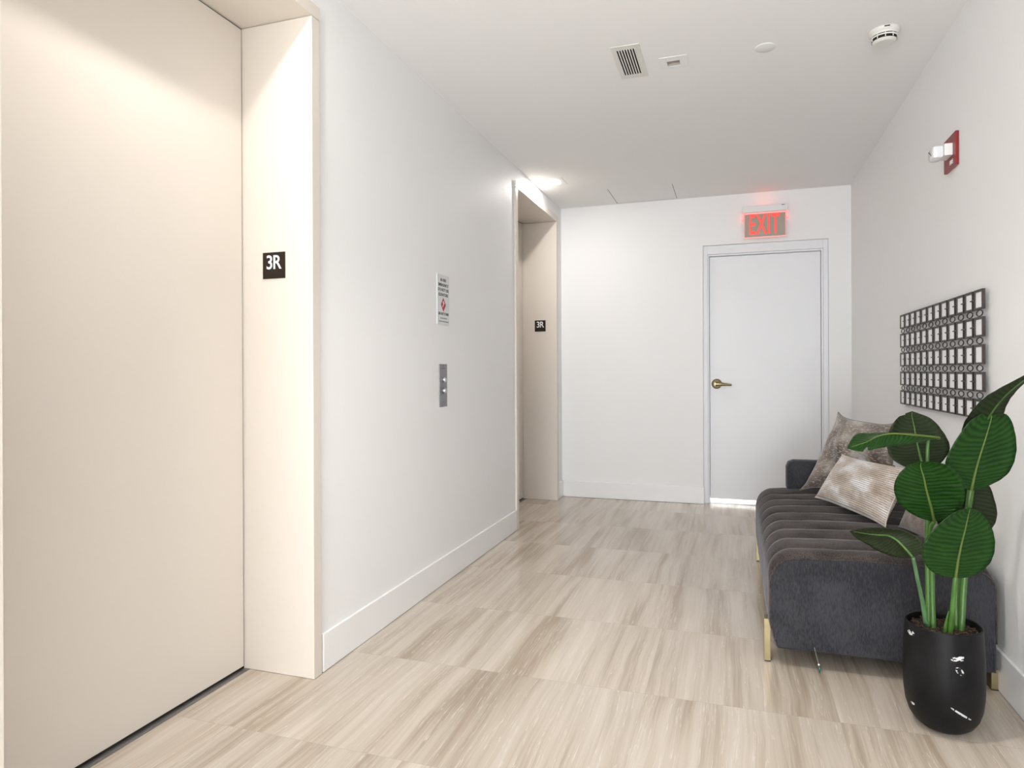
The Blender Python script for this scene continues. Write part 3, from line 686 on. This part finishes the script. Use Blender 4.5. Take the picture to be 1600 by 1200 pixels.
# ---------------------------------------------------------------- potted plant
LEAVES = {'front': {'m': [(0.612, 2.26, 0.47), (0.613, 2.25, 0.501), (0.615, 2.24, 0.537), (0.62, 2.23, 0.581), (0.626, 2.22, 0.624), (0.631, 2.21, 0.666), (0.633, 2.2, 0.692)], 'l': [(0.612, 2.26, 0.47), (0.556, 2.238, 0.486), (0.525, 2.228, 0.518), (0.518, 2.218, 0.561), (0.538, 2.208, 0.613), (0.587, 2.198, 0.67), (0.633, 2.2, 0.692)], 'r': [(0.612, 2.26, 0.47), (0.664, 2.262, 0.485), (0.696, 2.252, 0.526), (0.705, 2.242, 0.575), (0.696, 2.232, 0.626), (0.668, 2.222, 0.67), (0.633, 2.2, 0.692)]}, 'round': {'m': [(0.574, 2.32, 0.621), (0.566, 2.308, 0.653), (0.555, 2.297, 0.69), (0.544, 2.285, 0.727), (0.535, 2.273, 0.763), (0.525, 2.262, 0.793), (0.524, 2.25, 0.811)], 'l': [(0.574, 2.32, 0.621), (0.526, 2.318, 0.635), (0.482, 2.307, 0.668), (0.461, 2.295, 0.716), (0.469, 2.283, 0.761), (0.496, 2.272, 0.796), (0.524, 2.25, 0.811)], 'r': [(0.574, 2.32, 0.621), (0.613, 2.296, 0.644), (0.636, 2.285, 0.676), (0.641, 2.273, 0.716), (0.63, 2.261, 0.76), (0.59, 2.25, 0.803), (0.524, 2.25, 0.811)]}, 'tall': {'m': [(0.675, 2.34, 0.715), (0.677, 2.33, 0.742), (0.682, 2.32, 0.782), (0.691, 2.31, 0.831), (0.701, 2.3, 0.879), (0.712, 2.29, 0.937), (0.711, 2.28, 0.969)], 'l': [(0.675, 2.34, 0.715), (0.64, 2.315, 0.735), (0.611, 2.305, 0.764), (0.597, 2.295, 0.803), (0.611, 2.285, 0.852), (0.654, 2.275, 0.929), (0.711, 2.28, 0.969)], 'r': [(0.675, 2.34, 0.715), (0.73, 2.345, 0.738), (0.768, 2.335, 0.774), (0.784, 2.325, 0.829), (0.78, 2.315, 0.889), (0.76, 2.305, 0.944), (0.711, 2.28, 0.969)]}, 'backround': {'m': [(0.571, 2.42, 0.763), (0.567, 2.433, 0.788), (0.563, 2.447, 0.821), (0.559, 2.46, 0.854), (0.557, 2.473, 0.89), (0.553, 2.487, 0.927), (0.556, 2.5, 0.945)], 'l': [(0.571, 2.42, 0.763), (0.518, 2.413, 0.772), (0.481, 2.427, 0.797), (0.47, 2.44, 0.839), (0.481, 2.453, 0.886), (0.51, 2.467, 0.927), (0.556, 2.5, 0.945)], 'r': [(0.571, 2.42, 0.763), (0.616, 2.443, 0.778), (0.644, 2.457, 0.808), (0.655, 2.47, 0.837), (0.642, 2.483, 0.877), (0.61, 2.497, 0.921), (0.556, 2.5, 0.945)]}, 'side': {'m': [(0.601, 2.37, 0.87), (0.555, 2.342, 0.877), (0.497, 2.313, 0.884), (0.451, 2.285, 0.887), (0.412, 2.257, 0.881), (0.372, 2.228, 0.864), (0.318, 2.2, 0.848)], 'l': [(0.601, 2.37, 0.87), (0.551, 2.312, 0.866), (0.495, 2.283, 0.858), (0.45, 2.255, 0.854), (0.406, 2.227, 0.848), (0.36, 2.198, 0.84), (0.318, 2.2, 0.848)], 'r': [(0.601, 2.37, 0.87), (0.567, 2.392, 0.874), (0.508, 2.363, 0.882), (0.461, 2.335, 0.886), (0.403, 2.307, 0.886), (0.354, 2.278, 0.882), (0.318, 2.2, 0.848)]}, 'upper': {'m': [(0.692, 2.41, 0.799), (0.695, 2.362, 0.86), (0.7, 2.313, 0.914), (0.709, 2.265, 0.962), (0.722, 2.217, 1.005), (0.739, 2.168, 1.041), (0.777, 2.12, 1.09)], 'l': [(0.692, 2.41, 0.799), (0.658, 2.362, 0.855), (0.647, 2.313, 0.911), (0.654, 2.265, 0.956), (0.674, 2.217, 1.001), (0.709, 2.168, 1.038), (0.777, 2.12, 1.09)], 'r': [(0.692, 2.41, 0.799), (0.737, 2.392, 0.842), (0.747, 2.343, 0.897), (0.743, 2.295, 0.946), (0.741, 2.247, 0.989), (0.751, 2.198, 1.03), (0.777, 2.12, 1.09)]}, 'low': {'m': [(0.499, 2.24, 0.529), (0.482, 2.25, 0.55), (0.462, 2.26, 0.571), (0.44, 2.27, 0.581), (0.411, 2.28, 0.579), (0.378, 2.29, 0.579), (0.339, 2.3, 0.581)], 'l': [(0.499, 2.24, 0.529), (0.48, 2.28, 0.515), (0.451, 2.29, 0.516), (0.418, 2.3, 0.526), (0.385, 2.31, 0.544), (0.359, 2.32, 0.558), (0.339, 2.3, 0.581)], 'r': [(0.499, 2.24, 0.529), (0.518, 2.22, 0.553), (0.517, 2.23, 0.582), (0.488, 2.24, 0.602), (0.448, 2.25, 0.607), (0.39, 2.26, 0.604), (0.339, 2.3, 0.581)]}, 'rear': {'m': [(0.703, 2.42, 0.729), (0.705, 2.428, 0.698), (0.704, 2.437, 0.66), (0.701, 2.445, 0.624), (0.698, 2.453, 0.592), (0.694, 2.462, 0.56), (0.691, 2.47, 0.535)], 'l': [(0.703, 2.42, 0.729), (0.654, 2.428, 0.705), (0.621, 2.437, 0.662), (0.61, 2.445, 0.619), (0.621, 2.453, 0.577), (0.653, 2.462, 0.547), (0.691, 2.47, 0.535)], 'r': [(0.703, 2.42, 0.729), (0.746, 2.428, 0.724), (0.765, 2.437, 0.68), (0.775, 2.445, 0.631), (0.765, 2.453, 0.587), (0.732, 2.462, 0.552), (0.691, 2.47, 0.535)]}}
STEMS = [([(0.56, 2.33, 0.275), (0.56, 2.335, 0.453), (0.56, 2.34, 0.608), (0.562, 2.345, 0.724), (0.568, 2.36, 0.856), (0.583, 2.365, 0.87), (0.601, 2.37, 0.87)], 0.0085, 0.003), ([(0.571, 2.32, 0.276), (0.57, 2.33, 0.377), (0.569, 2.33, 0.494), (0.566, 2.33, 0.591), (0.574, 2.32, 0.621)], 0.0085, 0.006), ([(0.574, 2.36, 0.269), (0.582, 2.39, 0.518), (0.579, 2.41, 0.674), (0.571, 2.42, 0.763)], 0.007, 0.004), ([(0.548, 2.31, 0.314), (0.534, 2.29, 0.387), (0.515, 2.26, 0.461), (0.499, 2.24, 0.529)], 0.0065, 0.005), ([(0.553, 2.31, 0.305), (0.543, 2.3, 0.355), (0.532, 2.29, 0.396)], 0.0035, 0.001), ([(0.606, 2.29, 0.295), (0.608, 2.27, 0.391), (0.61, 2.26, 0.451), (0.612, 2.26, 0.474)], 0.0075, 0.0065), ([(0.592, 2.29, 0.298), (0.594, 2.28, 0.336), (0.599, 2.275, 0.37)], 0.006, 0.001), ([(0.645, 2.33, 0.281), (0.653, 2.34, 0.383), (0.66, 2.345, 0.469), (0.666, 2.345, 0.594), (0.668, 2.34, 0.673), (0.675, 2.34, 0.719)], 0.0095, 0.007), ([(0.632, 2.33, 0.297), (0.644, 2.36, 0.443), (0.676, 2.4, 0.602), (0.688, 2.41, 0.7), (0.692, 2.41, 0.803)], 0.006, 0.004), ([(0.647, 2.36, 0.288), (0.662, 2.4, 0.433), (0.694, 2.42, 0.639), (0.703, 2.42, 0.733)], 0.005, 0.004)]
PX, PY = 0.600, 2.335
t = thing('potted_plant', 'broad-leaved green plant in a black marble pot beside the sofa', 'plant', (PX, PY, 0))
bm = bmesh.new()
prof_p = [(0, 0.0005), (0.042, 0.0008), (0.060, 0.006), (0.078, 0.020), (0.092, 0.042), (0.101, 0.072), (0.1055, 0.11), (0.107, 0.15), (0.1065, 0.20), (0.104, 0.26), (0.1015, 0.312), (0.0995, 0.3145), (0.096, 0.3135), (0.0945, 0.305), (0.095, 0.28), (0, 0.28)]
lathe(bm, prof_p, 0, 0, 72)
pot = obj('pot', bm, M['pot'], None, 'auto'); pot.parent = t
bm = bmesh.new(); lathe(bm, [(0, 0.279), (0.094, 0.279), (0.0942, 0.293), (0.06, 0.298), (0, 0.300)], 0, 0, 40)
so = obj('soil', bm, M['soilm'], None, True); so.parent = t
bm = bmesh.new(); rng = random.Random(11)
for k in range(170):
    a, rr = rng.uniform(0, 2*PI), 0.088*math.sqrt(rng.random())
    mm = Matrix.Translation((rr*math.cos(a), rr*math.sin(a), 0.2985+rng.uniform(0, 0.004))) @ Matrix.Rotation(rng.uniform(0, PI), 4, 'Z') @ Matrix.Rotation(rng.uniform(-.5, .5), 4, 'X') @ Matrix.Diagonal((rng.uniform(.004, .011), rng.uniform(.003, .006), 0.003, 1))
    bmesh.ops.create_cube(bm, size=1, matrix=mm)
bc = obj('bark_chips', bm, M['bark'], None); bc.parent = so; bc['kind'] = 'stuff'
for i, (pts, r0, r1) in enumerate(STEMS):
    pts = [Vector(p) for p in pts]
    bm = bmesh.new(); tube(bm, pts, (r0, r1), 12, sub=6)
    obj('stem', bm, M['stemp'] if i in (3, 4) else M['stemm'], t, True)
NOTCH = {'front': (1, .94, .5), 'round': (1, .97, .5), 'tall': (1, .90, .5), 'backround': (-1, .88, .35), 'side': (-1, .80, .55), 'upper': (1, .60, .0), 'low': (1, .5, 0), 'rear': (1, .5, 0)}
flip = {'backround': True, 'low': True, 'rear': True, 'upper': True}
for nm, L in LEAVES.items():
    m_, l_, r_ = [[Vector(p) for p in L[k]] for k in ('m', 'l', 'r')]
    NS, NT = 70, 14
    side, s0, dep = NOTCH[nm]
    # normal towards the viewer side of the sheet (from the outline's own plane)
    nrm = (r_[3]-l_[3]).cross(m_[-1]-m_[0]).normalized()
    bm = bmesh.new(); uvl = bm.loops.layers.uv.new('UVMap')
    def pt(s, tt):
        # ease parameter so ends are round
        a = sample(m_, s); b = sample(l_ if tt < 0 else r_, s); w = abs(tt)
        if dep and (tt > 0) == (side > 0):
            k = abs(s-s0)/0.03
            if k < 1: b = a+(b-a)*(1-dep*(1-k))
        p = a+(b-a)*w
        p += nrm*(-0.006*math.sin(PI*w)*math.sin(PI*s)) + nrm*0.0008*math.sin(s*60)*w*math.sin(PI*s)
        return p
    g = []
    for off in (0.0005, -0.0005):
        g.append([[bm.verts.new(pt(1-((1+math.cos(PI*i/NS))/2), -1+2*j/NT)+nrm*off) for j in range(NT+1)] for i in range(NS+1)])
    for q_, gg in enumerate(g):
        for i in range(NS):
            for j in range(NT):
                q = [(i, j), (i+1, j), (i+1, j+1), (i, j+1)]
                try: f = bm.faces.new([gg[a][b] for a, b in q])
                except ValueError: continue
                f.material_index = q_
                for lp, (a, b) in zip(f.loops, q): lp[uvl].uv = ((1-math.cos(PI*a/NS))/2, b/NT)
    for j in (0, NT):
        for i in range(NS):
            f = bm.faces.new((g[0][i][j], g[0][i+1][j], g[1][i+1][j], g[1][i][j])); f.material_index = 0
    mats = [M['leaft'], M['leafu']]
    view = Vector((0, 0, 1.08))-m_[3]
    near_is_0 = nrm.dot(view) > 0
    top_near = not flip.get(nm, False)
    if near_is_0 != top_near: mats = mats[::-1]
    lf = obj('leaf', bm, mats, t, True)
    bm = bmesh.new(); ps = [sample(m_, i/24*0.94) for i in range(25)]
    tube(bm, ps, [0.0046*(1-0.8*i/24) for i in range(25)], 8)
    rb = obj('midrib', bm, M['rib'] if top_near else M['stemm'], lf, True); rb.matrix_parent_inverse = Matrix()
